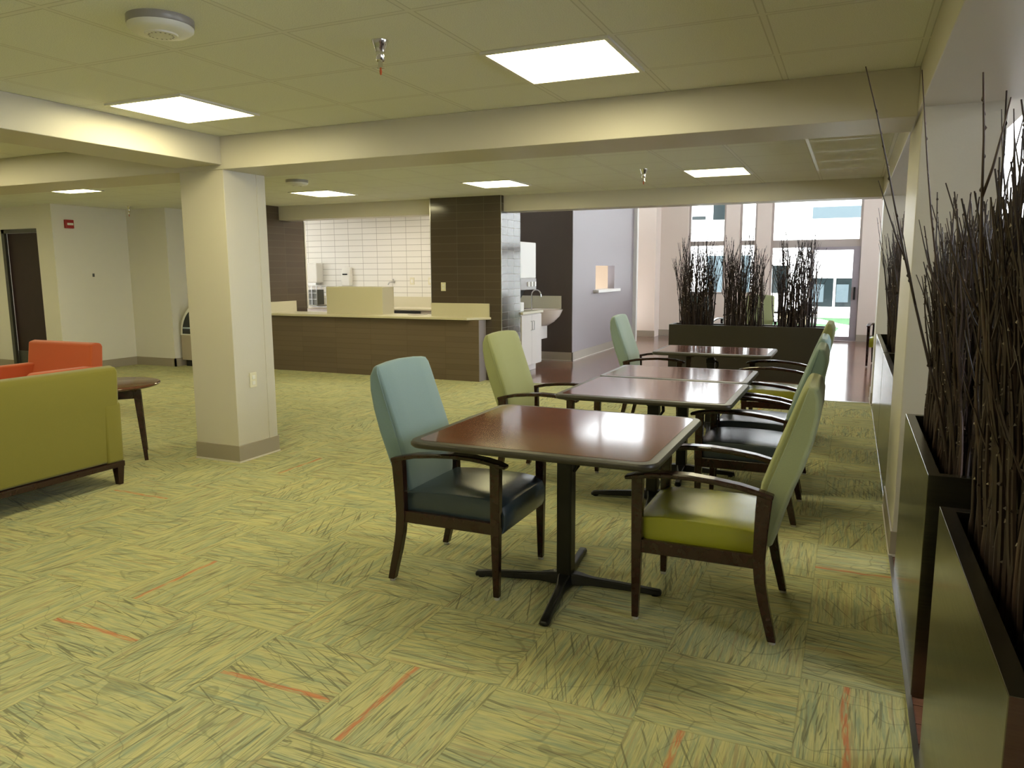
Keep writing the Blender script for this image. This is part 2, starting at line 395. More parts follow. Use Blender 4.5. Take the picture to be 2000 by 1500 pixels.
MB().box(-11.97, -11.9, 7.58, 7.62, 0, 2.14).box(-11.04, -10.98, 7.58, 7.62, 0, 2.14).box(-11.97, -10.98, 7.58, 7.62, 2.08, 2.14).build('door_frame', 'kick', d)
struct('wall_outer_left', B(XL-.12, XL, YN, 11.7, 0, CE), 'paint_white')
struct('wall_rear', B(XL, XR, YN-.12, YN, 0, AT), 'paint')
struct('wall_display', B(-9.76, -8.2, 9.3, 9.42, 0, CE), 'tile_white')
# kitchen
KW = 11.5
struct('wall_kitchen', B(-9.9, -5.37, KW, KW+.12, 0, CE), 'tile_white', 'white glazed tile wall at the back of the kitchen', 'wall')
struct('wall_kitchen_left', B(-8.19, -8.07, 9.03, 9.9, 0, CE), tiles('dark tile partition', (.085, .062, .044), (.11, .09, .065), .41, .103, 'y', .18, .003, .5, (9.03, 0)), 'brown tiled partition left of the serving counter', 'wall')
struct('trim_2', B(-8.20, -8.06, 9.9, 9.93, .9, 2.27), 'paint_white')
struct('wall_kitchen_right', B(-5.36, -5.28, 9.89, 11.755, 0, AT), 'paint_white')
pier = struct('wall_tiled_pier', B(-5.36, -4.29, 9.25, 9.885, 0, CE), 'tile_dark', 'dark glossy tiled pier at the right of the counter', 'wall')
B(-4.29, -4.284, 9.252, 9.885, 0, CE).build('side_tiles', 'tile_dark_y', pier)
for xx in (-5.362, -4.287): B(xx-.005, xx+.005, 9.246, 9.254, 0, CE).build('corner_trim', 'nickel', pier)
# hall walls
struct('wall_dark', B(-5.36, -4.18, 11.76, 11.9, 0, GT), 'darkgrey', 'dark brown wall behind the wash basin', 'wall')
gx = -4.17

gw = MB().box(gx-.13, gx, 11.90, 12.98, 0, GT).box(gx-.13, gx, 14.15, 15.5, 0, GT).box(gx-.13, gx, 12.98, 14.15, 0, 1.13).box(gx-.13, gx, 12.98, 14.15, 1.57, GT).box(gx-.009, gx, 11.765, 11.90, 0, GT)
struct('wall_grey', gw, 'grey', 'grey wall with a small serving hatch', 'wall')
struct('baseboard_grey', MB().box(gx, gx+.015, 11.745, 15.5, .012, .14).box(-5.27, gx+.015, 11.745, 11.76, .012, .14), 'base')
struct('trim_3', MB().box(gx, gx+.022, 11.738, 15.5, 0, .012).box(-5.27, gx+.022, 11.738, 11.76, 0, .012), 'baseline')
struct('trim_4', B(gx-.14, gx+.075, 15.5, 15.62, 0, GT), 'paint_white')
struct('trim_5', B(gx-.18, gx+.10, 12.86, 14.25, 1.09, 1.14), 'plastic', 'white sill of the hatch in the grey wall', 'sill', bevel=.004)
struct('wall_room_partition', MB().box(-4.57, gx-.131, 15.36, 15.45, 0, 3), 'darkgrey')
struct('trim_6', B(-4.66, -4.57, 15.34, 15.45, 0, 3), 'paint_white')
struct('wall_room_behind', MB().box(-6.6, -6.5, 11.9, 16.75, 0, GT+.1).box(-6.5, gx-.14, 15.5, 15.62, 0, GT), 'tanpaint')
struct('ceiling_room_behind', B(-6.6, gx-.131, 11.901, 15.62, GT, GT+.1), 'paint_white')
struct('wall_clerestory', MB().box(-6.6, -6.5, 9.0, 16.75, GT+.1, 3.2).box(-6.6, -6.5, 9.0, 16.75, 4.9, AT).box(-6.6, -6.5, 9.0, 9.6, 3.2, 4.9).box(-6.6, -6.5, 16.2, 16.75, 3.2, 4.9).box(-6.5, -4.2, 9.62, 9.7, CE+.1, AT), 'paint_white')
w = struct('window_9', B(-6.56, -6.552, 9.6, 16.2, 3.2, 4.9), 'glass')
m = MB()
for k in range(7): m.box(-6.6, -6.52, 9.6+k*1.1, 9.65+k*1.1, 3.2, 4.9)
m.build('window_frame', 'alu', w)
struct('wall_hall_left', MB().box(-6.6, -4.0, 16.75, 17.3, 0, 3.1).box(-6.6, -4.0, 16.75, 17.3, 5.0, AT).box(-6.6, -6.4, 16.75, 17.3, 3.1, 5.0).box(-4.2, -4.0, 16.75, 17.3, 3.1, 5.0), 'cream', 'cream wall at the far left of the hall', 'wall')
w = struct('window_10', B(-6.4, -4.2, 17.0, 17.008, 3.1, 5.0), 'glass')
MB().box(-5.33, -5.27, 16.96, 17.04, 3.1, 5.0).build('window_frame', 'alu', w)
struct('baseboard_hall', MB().box(-6.6, -3.99, 16.735, 16.75, 0, .14).box(-4.0, -3.4, 17.185, 17.2, 0, .14).box(.13, 2.2, 17.185, 17.2, 0, .14), 'base')
# window wall with openings (x0,x1,z0,z1)
OPEN = [(-3.39, -2.58, .95, 4.4), (-2.29, -1.93, .95, 4.4), (-1.64, .13, 0.0, 4.4), (2.2, 3.75, .9, 5.4)]
ww = MB(); xs = -4.05
for x0, x1, z0, z1 in OPEN:
    ww.box(xs, x0, YW, YW+.25, 0, AT)
    if z0 > 0: ww.box(x0, x1, YW, YW+.25, 0, z0)
    ww.box(x0, x1, YW, YW+.25, z1, AT); xs = x1
ww.box(xs, XR, YW, YW+.25, 0, AT)
struct('wall_window', ww, 'cream', 'cream window wall at the end of the hall', 'wall')
def window(n, x0, x1, z0, z1, bars, vbars, label):
    w = struct('window_%d' % n, B(x0, x1, YW+.13, YW+.138, z0, z1), 'glass', label, 'window')
    m = MB(); t = .045
    m.box(x0, x0+t, YW+.08, YW+.18, z0, z1).box(x1-t, x1, YW+.08, YW+.18, z0, z1).box(x0+t, x1-t, YW+.082, YW+.178, z0, z0+t).box(x0+t, x1-t, YW+.082, YW+.178, z1-t, z1)
    for zb, hb in bars: m.box(x0+t, x1-t, YW+.07, YW+.19, zb-hb, zb+hb)
    for xv, a, b in vbars: m.box(xv-.03, xv+.03, YW+.08, YW+.18, a, b)
    m.build('window_frame', 'alu', w)
    return w
window(1, *OPEN[0], [(2.06, .05), (3.3, .03)], [], 'narrow tall window left of the tan pillars')
window(2, *OPEN[1], [(2.06, .05)], [], 'narrow tall window between the tan pillars')
w3 = window(3, *OPEN[2], [(2.02, .08)], [(-.80, 0, 2.0)], 'wide window with a glazed door below it')
MB().box(-.01, .12, YW+.02, YW+.075, 0, 1.95).box(-.8, -.01, YW+.022, YW+.073, .004, .09).box(-.8, -.01, YW+.022, YW+.073, 1.88, 1.946).build('door_leaf', 'aludoor', w3)
B(.03, .07, YW-.02, YW+.03, .86, 1.12).build('door_handle', 'slot', w3)
window(4, *OPEN[3], [(2.3, .05)], [], 'tall bright window seen through the nearest branches')
struct('wall_right', MB().box(XR, XR+.12, YN, -1.5, 0, AT).box(XR, XR+.12, -1.5, 16.4, 0, 1.2).box(XR, XR+.12, -1.5, 16.4, 3.4, AT).box(XR, XR+.12, 16.4, YW+.2, 0, AT)
       .box(XR, XR+.12, 2.2, 3.4, 0, AT).box(XR, XR+.12, 8.2, 9.6, 0, AT), 'cream')
for i, (a, b) in enumerate(((-1.5, 2.2), (3.4, 8.2), (9.6, 16.4))):
    w = struct('window_%d' % (5+i), B(XR+.05, XR+.058, a, b, 1.2, 3.4), 'glass')
    m = MB().box(XR, XR+.1, a, b, 1.2, 1.26).box(XR, XR+.1, a, b, 3.34, 3.4)
    k = a
    while k < b: m.box(XR, XR+.1, k-.03, k+.03, 1.2, 3.4); k += 1.2
    m.build('window_frame', 'alu', w)

# ------------------------------------------------------------------ outside
struct('ground_lawn', B(-30, 30, YW+.3, 60, -.2, -.12), 'grass', 'green lawn with yellow flowers outside the glass door', 'lawn')
path = MB(); pts = [(-6, 17.5), (3.5, 17.5), (3.0, 19.5), (.9, 21.4), (.35, 22.6), (-.3, 24.2), (-.9, 26.3), (-6, 27.2), (-6, 25.3), (-1.25, 24.7), (-.6, 24.0), (-.24, 22.6), (-.32, 20.9), (-.75, 20.15), (-6, 20.0)]
path.prism(pts, -.12, -.09, 'z'); tag(path.build('garden_path', 'paving'), 'pale curved concrete path across the lawn', 'path')
apron = MB().box(-12, 10, 27.4, 27.9, -.12, -.08); tag(apron.build('paved_strip', 'paving'), 'pale paved strip along the building across the courtyard', 'paving')
fa = thing('building', 'white building with blue tinted windows across the courtyard', 'building', (0, 28, -.12))
fm = MB().box(-16, 14, 0, .6, 0, 9.5); fm.build('wall', 'facade', fa)
for (x0, x1, z0, z1, mat) in [(-1.27, -.58, .35, 1.31, 'extglass'), (-.50, .20, .35, 1.31, 'extglass'), (.28, .98, .35, 1.31, 'extglass'), (-2.76, -2.05, .80, 1.74, 'extglass'), (-4.80, -4.10, .58, 2.10, 'teal'), (-3.95, -3.3, .58, 2.10, 'teal'),
                          (-5.45, -4.9, 3.38, 3.50, 'extglass'), (-4.64, -4.15, 3.36, 3.95, 'extglass'), (-2.70, -2.15, 3.36, 4.1, 'blind'), (-1.35, .14, 3.30, 3.68, 'teal'), (1.2, 2.4, 3.30, 3.68, 'teal')]:
    fr = B(x0-.035, x1+.035, -.06, .02, z0-.06, z1+.05).build('window', 'whitemetal', fa)
    B(x0, x1, -.075, -.055, z0, z1).build('pane', mat, fr)
for x0 in (-1.25, -.48): B(x0, x0+.38, -.09, -.078, .5, 1.1).build('blind', 'teal', fa)
# bench-like planter just outside
tag(MB().box(-1.9, -1.15, 23.6, 24.0, -.12, .25).build('garden_bench', 'tan', bevel=.02), 'low tan garden bench on the lawn beyond the glass', 'bench')

# ------------------------------------------------------------------ ceiling lights
def make_light(mat='panel'):
    t = thing('ceiling_light', '', 'ceiling light')
    a, b = .283, .292
    B(-a, a, -b, b, -.006, .004).build('diffuser', mat, t)
    MB().box(-a-.022, -a, -b-.022, b+.022, -.010, .004).box(a, a+.022, -b-.022, b+.022, -.010, .004).box(-a, a, -b-.022, -b, -.010, .004).box(-a, a, b, b+.022, -.010, .004).build('frame', 'whitemetal', t)
    return t
LP = [(-1.31, 3.575, 'lit square ceiling light nearest above the front table'), (-3.79, 3.585, 'lit square ceiling light beside the beam above the carpet'),
      (-1.31, 5.03, 'lit square ceiling light almost hidden behind the first beam'), (-1.31, 8.07, 'lit square ceiling light right of the far sprinkler, above the far tables'),
      (-3.77, 8.02, 'lit square ceiling light in front of the dark tiled pier'), (-6.20, 8.02, 'lit square ceiling light in front of the serving counter'),
      (-8.66, 6.27, 'lit square ceiling light in front of the wall with the red alarm'), (-6.83, 3.57, 'lit square ceiling light cut by the left edge of the view'),
      (-1.31, .5, 'lit square ceiling light above and behind the viewer'), (-3.79, .5, 'lit square ceiling light behind the viewer, left row'),
      (-6.83, .5, 'lit square ceiling light behind the viewer, far left row'), (-11.9, 5.5, 'lit square ceiling light near the far left door'), (-9.9, 2.4, 'lit square ceiling light above the far left seating')]
L0 = make_light(); first = True
for x, y, lab in LP:
    if first: L0.location = (x, y, CE-.002); L0['label'] = lab; L0['group'] = 'square troffer lights'; first = False
    else: dup(L0, (x, y, CE-.002), 0, lab, 'square troffer lights')
K0 = make_light('kpanel'); K0.location = (-7.2, 10.35, CE-.002); K0['label'] = 'lit ceiling light inside the kitchen above the white tiles'; K0['group'] = 'kitchen lights'
dup(K0, (-5.95, 10.35, CE-.002), 0, 'lit ceiling light inside the kitchen near the tiled pier', 'kitchen lights')

# sprinklers
def sprinkler(x, y, lab, s=1.0):
    t = thing('sprinkler', lab, 'sprinkler', (x, y, CE), 0, 'ceiling sprinklers')
    MB().lathe([(.040, 0), (.040, -.004), (.030, -.022), (.022, -.05), (.020, -.05), (.020, -.085), (.016, -.09)], n=20).build('escutcheon', 'chrome', t, smooth=True)
    MB().lathe([(.011, -.08), (.011, -.115), (.018, -.117), (.018, -.121), (.006, -.122)], n=16).build('deflector', 'chrome', t, smooth=True)
    MB().lathe([(.004, -.12), (.006, -.135), (.004, -.148), (.001, -.15)], n=10).build('bulb', 'orange', t, smooth=True)
    t.scale = (s, s, s)
sprinkler(-1.925, 2.92, 'chrome ceiling sprinkler between the two nearest ceiling lights', .95)
sprinkler(-1.94, 7.54, 'small chrome ceiling sprinkler beyond the first beam')
sprinkler(-10.03, 8.29, 'small ceiling sprinkler in front of the left wall corner')
sprinkler(-6.43, 6.02, 'small bright ceiling sprinkler just left of the column')
def detector(x, y, r, lab, z=CE):
    t = thing('smoke_detector', lab, 'detector', (x, y, z), 0, 'round ceiling detectors')
    MB().lathe([(r, 0), (r, -.025), (r*.97, -.03)], n=36).build('base', 'smoke', t, smooth=True)
    MB().lathe([(r*.98, -.025), (r*.97, -.04), (r*.85, -.052), (r*.5, -.056), (r*.48, -.062), (r*.1, -.064)], n=36).build('cover', 'whitemetal', t, smooth=True)
    g = MB()
    for k in range(16):
        a = 2*PI*k/16; g.lathe([(.004, -.060), (.004, -.064)], (r*.36*math.cos(a), r*.36*math.sin(a), 0), 6)
    g.build('vent_slots', 'smoke', t)
detector(-2.55, 2.32, .125, 'large round white detector on the ceiling at upper left')
detector(-5.59, 6.78, .12, 'round detector on the far ceiling beside the column top')

# ------------------------------------------------------------------ chairs
def leg_ring(x, y, z, hx, hy): return [(x-hx, y-hy, z), (x+hx, y-hy, z), (x+hx, y+hy, z), (x-hx, y+hy, z)]
def make_chair(name, backm, seatm):
    t = thing(name, '', 'chair')
    for sy in (-1, 1):
        y = sy*.268
        MB().loft([leg_ring(.272, y, .012, .014, .014), leg_ring(.270, y, .34, .022, .018), leg_ring(.272, y, .632, .024, .020)]).build('leg', 'darkwood', t, bevel=.004)
        fo = [c for c in t.children if c.name.startswith('leg')][-1]
        MB().lathe([(.014, 0), (.015, .004), (.013, .013)], (.272, y, 0), 12).build('glide', 'glide', fo, smooth=True)
        prof = [(.012, -.286, .0165), (.08, -.270, .018), (.16, -.250, .020), (.25, -.232, .022), (.34, -.224, .024), (.45, -.227, .026), (.55, -.232, .029), (.612, -.236, .030)]
        lo = MB().loft([leg_ring(x, y, z, h, .019) for z, x, h in prof]).build('leg', 'darkwood', t, bevel=.004)
        MB().lathe([(.014, 0), (.015, .004), (.013, .013)], (-.287, y, 0), 12).build('glide', 'glide', lo, smooth=True)
        ap = [(-.268, .606), (-.21, .622), (-.14, .638), (-.04, .650), (.06, .657), (.157, .655), (.23, .648), (.285, .637), (.325, .628)]
        MB().bar([(x, y, z-.004) for x, z in ap], [.023, .024, .026, .028, .030, .031, .031, .030, .024], [.011]*8+[.008]).build('armrest', 'darkwood', t, bevel=.006)
        MB().box(-.215, .262, y-.012, y+.012, .305, .362).build('rail', 'darkwood', t, bevel=.003)
    MB().box(-.235, -.205, -.25, .25, .30, .36).build('rail', 'darkwood', t, bevel=.003)
    MB().box(.235, .262, -.25, .25, .31, .36).build('rail', 'darkwood', t, bevel=.003)
    # seat: waterfall front, slightly crowned
    prof = [(-.215, .350), (-.225, .39), (-.222, .43), (-.20, .450), (-.10, .459), (.05, .462), (.18, .460), (.25, .452), (.292, .430), (.306, .395), (.304, .34), (.292, .305), (.268, .302), (.262, .350)]
    rings = []
    for y, k in ((-.248, .92), (-.246, .97), (-.235, .99), (-.12, 1.0), (0, 1.005), (.12, 1.0), (.235, .99), (.246, .97), (.248, .92)):
        rings.append([((x-.04)*(.985 if abs(y) > .24 else 1)+.04, y, .36+(z-.36)*(k if z > .36 else 1)) for x, z in prof])
    MB().loft(rings).build('seat', seatm, t, smooth=True, bevel=.006)
    # backrest: S-curved upholstered slab
    fr = [(-.205, .40), (-.196, .46), (-.202, .55), (-.212, .64), (-.243, .733), (-.285, .85), (-.325, .965), (-.345, 1.015), (-.360, 1.038)]
    re = [(-.262, .372), (-.285, .44), (-.308, .53), (-.335, .62), (-.372, .72), (-.403, .83), (-.419, .92), (-.420, .985), (-.404, 1.032)]
    def W(z): return .205+.03*min(1, max(0, (z-.42)/.18)) if z < .6 else .235
    rings = []
    for i in range(len(fr)):
        fx, fz = fr[i]; rx, rz_ = re[i]; w = W(fz)-(.012 if i == len(fr)-1 else 0); cv = .012
        mx = (fx+rx)/2; mz = (fz+rz_)/2
        ring = []
        for s_ in (-1, -.85, -.5, 0, .5, .85, 1): ring.append((fx-cv*(1-s_*s_)*.6-(.012 if abs(s_) == 1 else 0), w*s_, fz+.016*(1-s_*s_)*(i/8)**3))
        for s_ in (1, .85, .5, 0, -.5, -.85, -1): ring.append((rx+(.012 if abs(s_) == 1 else 0), w*s_, rz_+.016*(1-s_*s_)*(i/8)**3))
        rings.append(ring)
    bk = MB().loft(rings).build('backrest', backm, t, smooth=True, bevel=.010, seg=3)
    for sy in (-1, 1):
        pp = [((fr[i][0]*.75+re[i][0]*.25), sy*(W(fr[i][1])+.001), (fr[i][1]*.75+re[i][1]*.25)) for i in range(len(fr)-1)]
        pp.append((-.372, sy*.222, 1.034))
        MB().tube(pp, .0035, 6).build('piping', backm, bk, smooth=True)
    return t
CH = 'wooden armchairs around the tables'
chB = make_chair('dining_chair', 'blue', 'slate'); chG = make_chair('dining_chair', 'green', 'limevinyl')
chF = make_chair('dining_chair', 'seafoam', 'slate'); chR = make_chair('dining_chair', 'greygreen', 'slate')
def put(c, x, y, rz, lab, fresh=False):
    if fresh: c.location = (x, y, 0); c.rotation_euler = (0, 0, rz); c['label'] = lab; c['group'] = CH; return c
    return dup(c, (x, y, 0), rz, lab, CH)
put(chB, -1.67, 3.215, 0, 'dark wood armchair with pale teal back and slate seat, left of the nearest table', True)
put(chG, -.50, 3.28, PI, 'dark wood armchair with green back and lime seat, right of the nearest table', True)
put(chG, -1.93, 4.96, math.radians(-2), 'dark wood armchair with sage green back, left of the second table')
put(chF, -1.72, 7.33, math.radians(2), 'dark wood armchair with seafoam back, left of the farthest table', True)
put(chR, -.52, 4.80, PI, 'slate seated armchair right of the second table, behind the green one', True)
put(chR, -.53, 5.50, PI, 'slate seated armchair right of the third table, with grey green back')
put(chG, -.53, 6.98, PI, 'green backed armchair with lime seat, right of the farthest table')
put(chG, .58, 12.95, math.radians(-100), 'lime green armchair partly hidden behind the far pier')
put(chG, -1.42, 13.5, math.radians(-85), 'lime green armchair in the hall seen behind the twig screen')
put(chR, -2.36, 13.4, math.radians(80), 'grey armchair in the hall behind the left clump of the twig screen')

# ------------------------------------------------------------------ tables
def rrect(x0, x1, y0, y1, r, n=6):
    p = []
    for cx, cy, a0 in ((x1-r, y0+r, -90), (x1-r, y1-r, 0), (x0+r, y1-r, 90), (x0+r, y0+r, 180)):
        for k in range(n+1):
            a = math.radians(a0+90*k/n); p.append((cx+r*math.cos(a), cy+r*math.sin(a)))
    return p
def make_table(hx, hy, r, ped, lab, loc, rz=0.0, prot=.45):
    t = thing('dining_table', lab, 'table', loc, rz, 'pedestal dining tables')
    m = MB(); rings = []
    for ins, z in ((.03, .716), (.008, .719), (0, .727), (0, .738), (.006, .7475), (.030, .7495), (.040, .7490)):
        rings.append([(x, y, z) for x, y in rrect(-hx+ins, hx-ins, -hy+ins, hy-ins, max(.012, r-ins*.7))])
    m.loft(rings).build('table_edge', 'rimvinyl', t, smooth=True)
    MB().loft([[(x, y, z) for x, y in rrect(-hx+.04, hx-.04, -hy+.04, hy-.04, max(.01, r-.028))] for z in (.745, .7502)]).build('tabletop', 'laminate', t)
    px, py = ped
    B(px-.036, px+.036, py-.036, py+.036, .045, .66).build('column', 'blackmetal', t, bevel=.008)
    c2 = MB().box(px-.030, px+.030, py-.030, py+.030, .655, .70).box(px-.20, px+.20, py-.025, py+.025, .695, .716).box(px-.025, px+.025, py-.20, py+.20, .695, .716)
    c2.build('top_spider', 'blackmetal', t, bevel=.003)
    co = MB().box(px-.040, px+.040, py-.040, py+.040, .625, .665).build('collar', 'blackmetal', t, bevel=.004)
    MB().tube([(px+.04, py-.02, .645), (px+.065, py-.03, .635), (px+.068, py-.035, .60), (px+.05, py-.035, .57)], [.010, .012, .010, .006], 8).build('knob', 'blackmetal', co, smooth=True)
    L = prot
    for k in range(4):
        a = math.radians(8)+k*PI/2; dx, dy = math.cos(a), math.sin(a); rings = []
        for q, w, z0, z1 in ((.0, .042, .018, .072), (.06, .036, .018, .068), (.12, .024, .018, .056), (.25, .022, .014, .046), (.38, .023, .010, .034), (L-.01, .024, .006, .028), (L, .018, .008, .022)):
            cx, cy = px+dx*q, py+dy*q; nx, ny = -dy, dx
            rings.append([(cx-nx*w, cy-ny*w, z0), (cx+nx*w, cy+ny*w, z0), (cx+nx*w*.72, cy+ny*w*.72, z1), (cx-nx*w*.72, cy-ny*w*.72, z1)])
        f = MB().loft(rings).build('base_foot', 'blackmetal', t, bevel=.006, smooth=True)
        MB().lathe([(.017, 0), (.018, .006), (.014, .012)], (px+dx*(L-.03), py+dy*(L-.03), 0), 12).build('glide', 'slot', f)
    return t
make_table(.555, .515, .075, (.03, -.05), 'nearest dark wood pedestal table with charcoal edge, between teal and green chairs', (-1.195, 3.27, 0))
make_table(.52, .43, .05, (-.03, .10), 'second pedestal table from the front, pushed against the third', (-1.085, 4.62, 0), 0, .40)
make_table(.51, .345, .05, (.02, .03), 'third pedestal table, touching the far side of the second', (-1.095, 5.42, 0), 0, .38)
make_table(.52, .345, .05, (-.04, .02), 'farthest pedestal table, in front of the dark planter', (-1.12, 7.12, 0), 0, .38)
make_table(.4, .4, .05, (0, 0), 'small table in the bright hall beyond the twig screen', (-.95, 14.5, 0), 0, .34)

# ------------------------------------------------------------------ planters and branches
def make_planter(x0, x1, y0, y1, h, lab, mat='steel'):
    t = thing('planter', lab, 'planter', ((x0+x1)/2, (y0+y1)/2, 0), 0, 'long metal planters')
    a, b = (x1-x0)/2, (y1-y0)/2; w = .038; m = MB()
    def rect(i, z): return [(-a+i, -b+i, z), (a-i, -b+i, z), (a-i, b-i, z), (-a+i, b-i, z)]
    m.loft([rect(0, .0), rect(0, h), rect(w, h), rect(w, h-.10), rect(.003, h-.10)], caps=False)
    m.build('box', mat, t, bevel=.0015)
    MB().add(rect(.004, h-.11), [(0, 1, 2, 3)]).build('liner', 'liner', t)
    return t
PX0, PX1 = .268, .64
make_planter(PX0, PX1, 1.36, 2.44, .80, 'nearest bronze steel planter at the lower right corner')
make_planter(PX0, PX1, 2.81, 4.00, .80, 'bronze steel planter just in front of the near pier')
make_planter(PX0, PX1, 5.20, 6.91, .80, 'bronze steel planter directly beyond the near pier')
make_planter(PX0, PX1, 6.95, 8.93, .80, 'bronze steel planter in front of the far pier')
make_planter(-2.32, -.26, 10.6, 10.98, .73, 'long dark planter standing across the hall behind the last table', 'soil')

def twig_mesh(name, length, bend, seed, mat, side=True, r0=.0048, n=5, knob=1.0):
    rnd = random.Random(seed); m = MB(); k = 9; pts = []; x = y = 0.0
    ph, dr = rnd.uniform(0, 6.28), rnd.uniform(0, 6.28)
    for i in range(k+1):
        s = i/k; w = bend*s*s
        x = w*math.cos(dr)+.006*math.sin(ph+s*7); y = w*math.sin(dr)+.006*math.cos(ph*1.3+s*8)
        pts.append((x, y, s*length))
    rad = [r0*(1-.72*(i/k)) for i in range(k+1)]; m.tube(pts, rad, n)
    if side:
        for q in range(rnd.choice((1, 2, 2, 3))):
            i0 = rnd.randint(4, 7); p = Vector(pts[i0]); a = rnd.uniform(0, 6.28); L = rnd.uniform(.18, .42)*length*.6
            sp = [p+Vector((math.cos(a)*L*.22*(s**.8), math.sin(a)*L*.22*(s**.8), L*s)) for s in (0, .3, .65, 1)]
            m.tube(sp, [r0*.5, r0*.42, r0*.32, r0*.2], 4)
    me = bpy.data.meshes.new(name); bud = []
    for q in range(int(length*14)):      # buds standing alternately off the stem
        s = rnd.uniform(.15, .98); i = min(k-1, int(s*k)); f = s*k-i; p = Vector(pts[i]).lerp(Vector(pts[i+1]), f); a = rnd.uniform(0, 6.28); rr = r0*(1-.72*s)
        d = Vector((math.cos(a), math.sin(a), 0)); c = p+d*rr; b0 = len(m.v); w = (rr*.7+.0010)*knob
        t_ = Vector((-d.y, d.x, 0))
        m.add([c-t_*w, c+t_*w, c+d*w*1.6+Vector((0, 0, .004)), c+Vector((0, 0, .013*knob))], [(0, 1, 2), (1, 3, 2), (3, 0, 2), (0, 3, 1)]); bud.append(len(m.f)-1)
    me.from_pydata(m.v, [], m.f); me.materials.append(M[mat]); me.materials.append(M['bud'])
    for q in bud: 
        if rnd.random() < .18:
            for j in range(4): me.polygons[q-j].material_index = 1
    for p in me.polygons: p.use_smooth = True
    return me
TW = [twig_mesh('branch', 1.0, random.uniform(.015, .10), 100+i, 'twig' if i % 3 else 'twig2', i % 2 == 0, knob=.75) for i in range(14)]
TK = [twig_mesh('branch', 1.0, random.uniform(.02, .10), 300+i, 'twig', i % 2 == 0, knob=1.5) for i in range(12)]
def clump(lab, x0, x1, y0, y1, z, n, h0, h1, lean=.09, extra=(), thick=1.35, spill=0.0, dense=260, pool=None, group='bundles of bare branches'):
    pool = pool or TW; cx, cy = (x0+x1)/2, (y0+y1)/2
    t = thing('branch_bundle', lab, 'branches', (cx, cy, z), 0, group)
    for i in range(n):
        o = bpy.data.objects.new('branch', random.choice(pool)); C.objects.link(o); o.parent = t
        px, py = random.uniform(x0, x1)-cx, random.uniform(y0, y1)-cy
        h = random.triangular(h0, h1, h0+(h1-h0)*.45)
        o.location = (px, py, 0); o.scale = (thick*random.uniform(.8, 1.3),)*2+(h,)
        # keep the stems inside the planter mouth and fan outward above it
        lx = (px/max(.05, (x1-x0)/2))*spill+random.gauss(0, lean); ly = (py/max(.05, (y1-y0)/2))*spill*.7+random.gauss(0, lean)
        o.rotation_euler = (-ly, lx, random.uniform(0, 6.28))
    if dense:      # the uncounted rest of the bundle, one mesh
        V = []; Fc = []; Mi = []; off = 0
        for i in range(dense):
            me = random.choice(pool); px, py = random.uniform(x0, x1)-cx, random.uniform(y0, y1)-cy
            h = random.triangular(h0, h1, h0+(h1-h0)*.35)*.92
            lx = (px/max(.05, (x1-x0)/2))*spill+random.gauss(0, lean); ly = (py/max(.05, (y1-y0)/2))*spill*.7+random.gauss(0, lean)
            mm = Matrix.Translation((px, py, 0)) @ Matrix.Rotation(random.uniform(0, 6.28), 4, 'Z') @ Matrix.Rotation(lx, 4, 'Y') @ Matrix.Rotation(-ly, 4, 'X')
            mm = Matrix.Translation((px, py, 0)) @ Matrix.Rotation(lx, 4, 'Y') @ Matrix.Rotation(-ly, 4, 'X') @ Matrix.Rotation(random.uniform(0, 6.28), 4, 'Z') @ Matrix.Diagonal((thick*1.1, thick*1.1, h, 1))
            co = np.empty(len(me.vertices)*3); me.vertices.foreach_get('co', co); co = co.reshape(-1, 3); A = np.array(mm)
            V.append(co @ A[:3, :3].T+A[:3, 3]); Fc += [tuple(q+off for q in p.vertices) for p in me.polygons]; Mi += [p.material_index for p in me.polygons]; off += len(co)
        me = bpy.data.meshes.new('branches'); me.from_pydata([tuple(p) for p in np.concatenate(V)], [], Fc); me.materials.append(M['twig']); me.materials.append(M['bud'])
        me.polygons.foreach_set('material_index', Mi)
        o = bpy.data.objects.new('branches', me); C.objects.link(o); o.parent = t; o['kind'] = 'stuff'
    for (px, py, tx, ty, h) in extra:      # individually placed long branches: foot and lean
        o = bpy.data.objects.new('branch', TW[(len(t.children)) % 14]); C.objects.link(o); o.parent = t
        o.location = (px-cx, py-cy, 0); o.scale = (thick, thick, h); o.rotation_euler = (-ty, tx, 0)
    return t
E_ = .055
clump('dense dark bare branches in the near end of the nearest planter', PX0+.09, PX1-.06, 1.45, 1.90, .70, 97, .75, 1.35, .03)
clump('dense dark bare branches in the far end of the nearest planter', PX0+.07, PX1-.06, 1.92, 2.36, .70, 94, .70, 1.35, .03,
      extra=[(.40, 2.3, .02, 0, 1.5), (.45, 2.2, .0, .02, 1.52), (.5, 2.3, .03, 0, 1.48)])
clump('bare branches in the near half of the planter before the near pier', PX0+.08, PX1-.06, 2.90, 3.40, .70, 85, .65, 1.15, .035,
      extra=[(.36, 3.0, -.20, 0, 1.50), (.38, 3.1, -.12, .0, 1.48), (.42, 3.2, .02, 0, 1.35)])
clump('bare branches in the far half of the planter before the near pier', PX0+.08, PX1-.06, 3.42, 3.93, .70, 75, .65, 1.15, .03)
clump('bare branches rising from the planter beyond the near pier', PX0+.09, PX1-.06, 5.9, 6.8, .70, 60, .85, 1.25, .04)
clump('bare branches in front of the far pier', PX0+.10, PX1-.06, 7.2, 8.85, .70, 98, .85, 1.35, .035, extra=[(.40, 8.3, -.17, 0, 1.3), (.40, 8.6, -.1, 0, 1.4)])
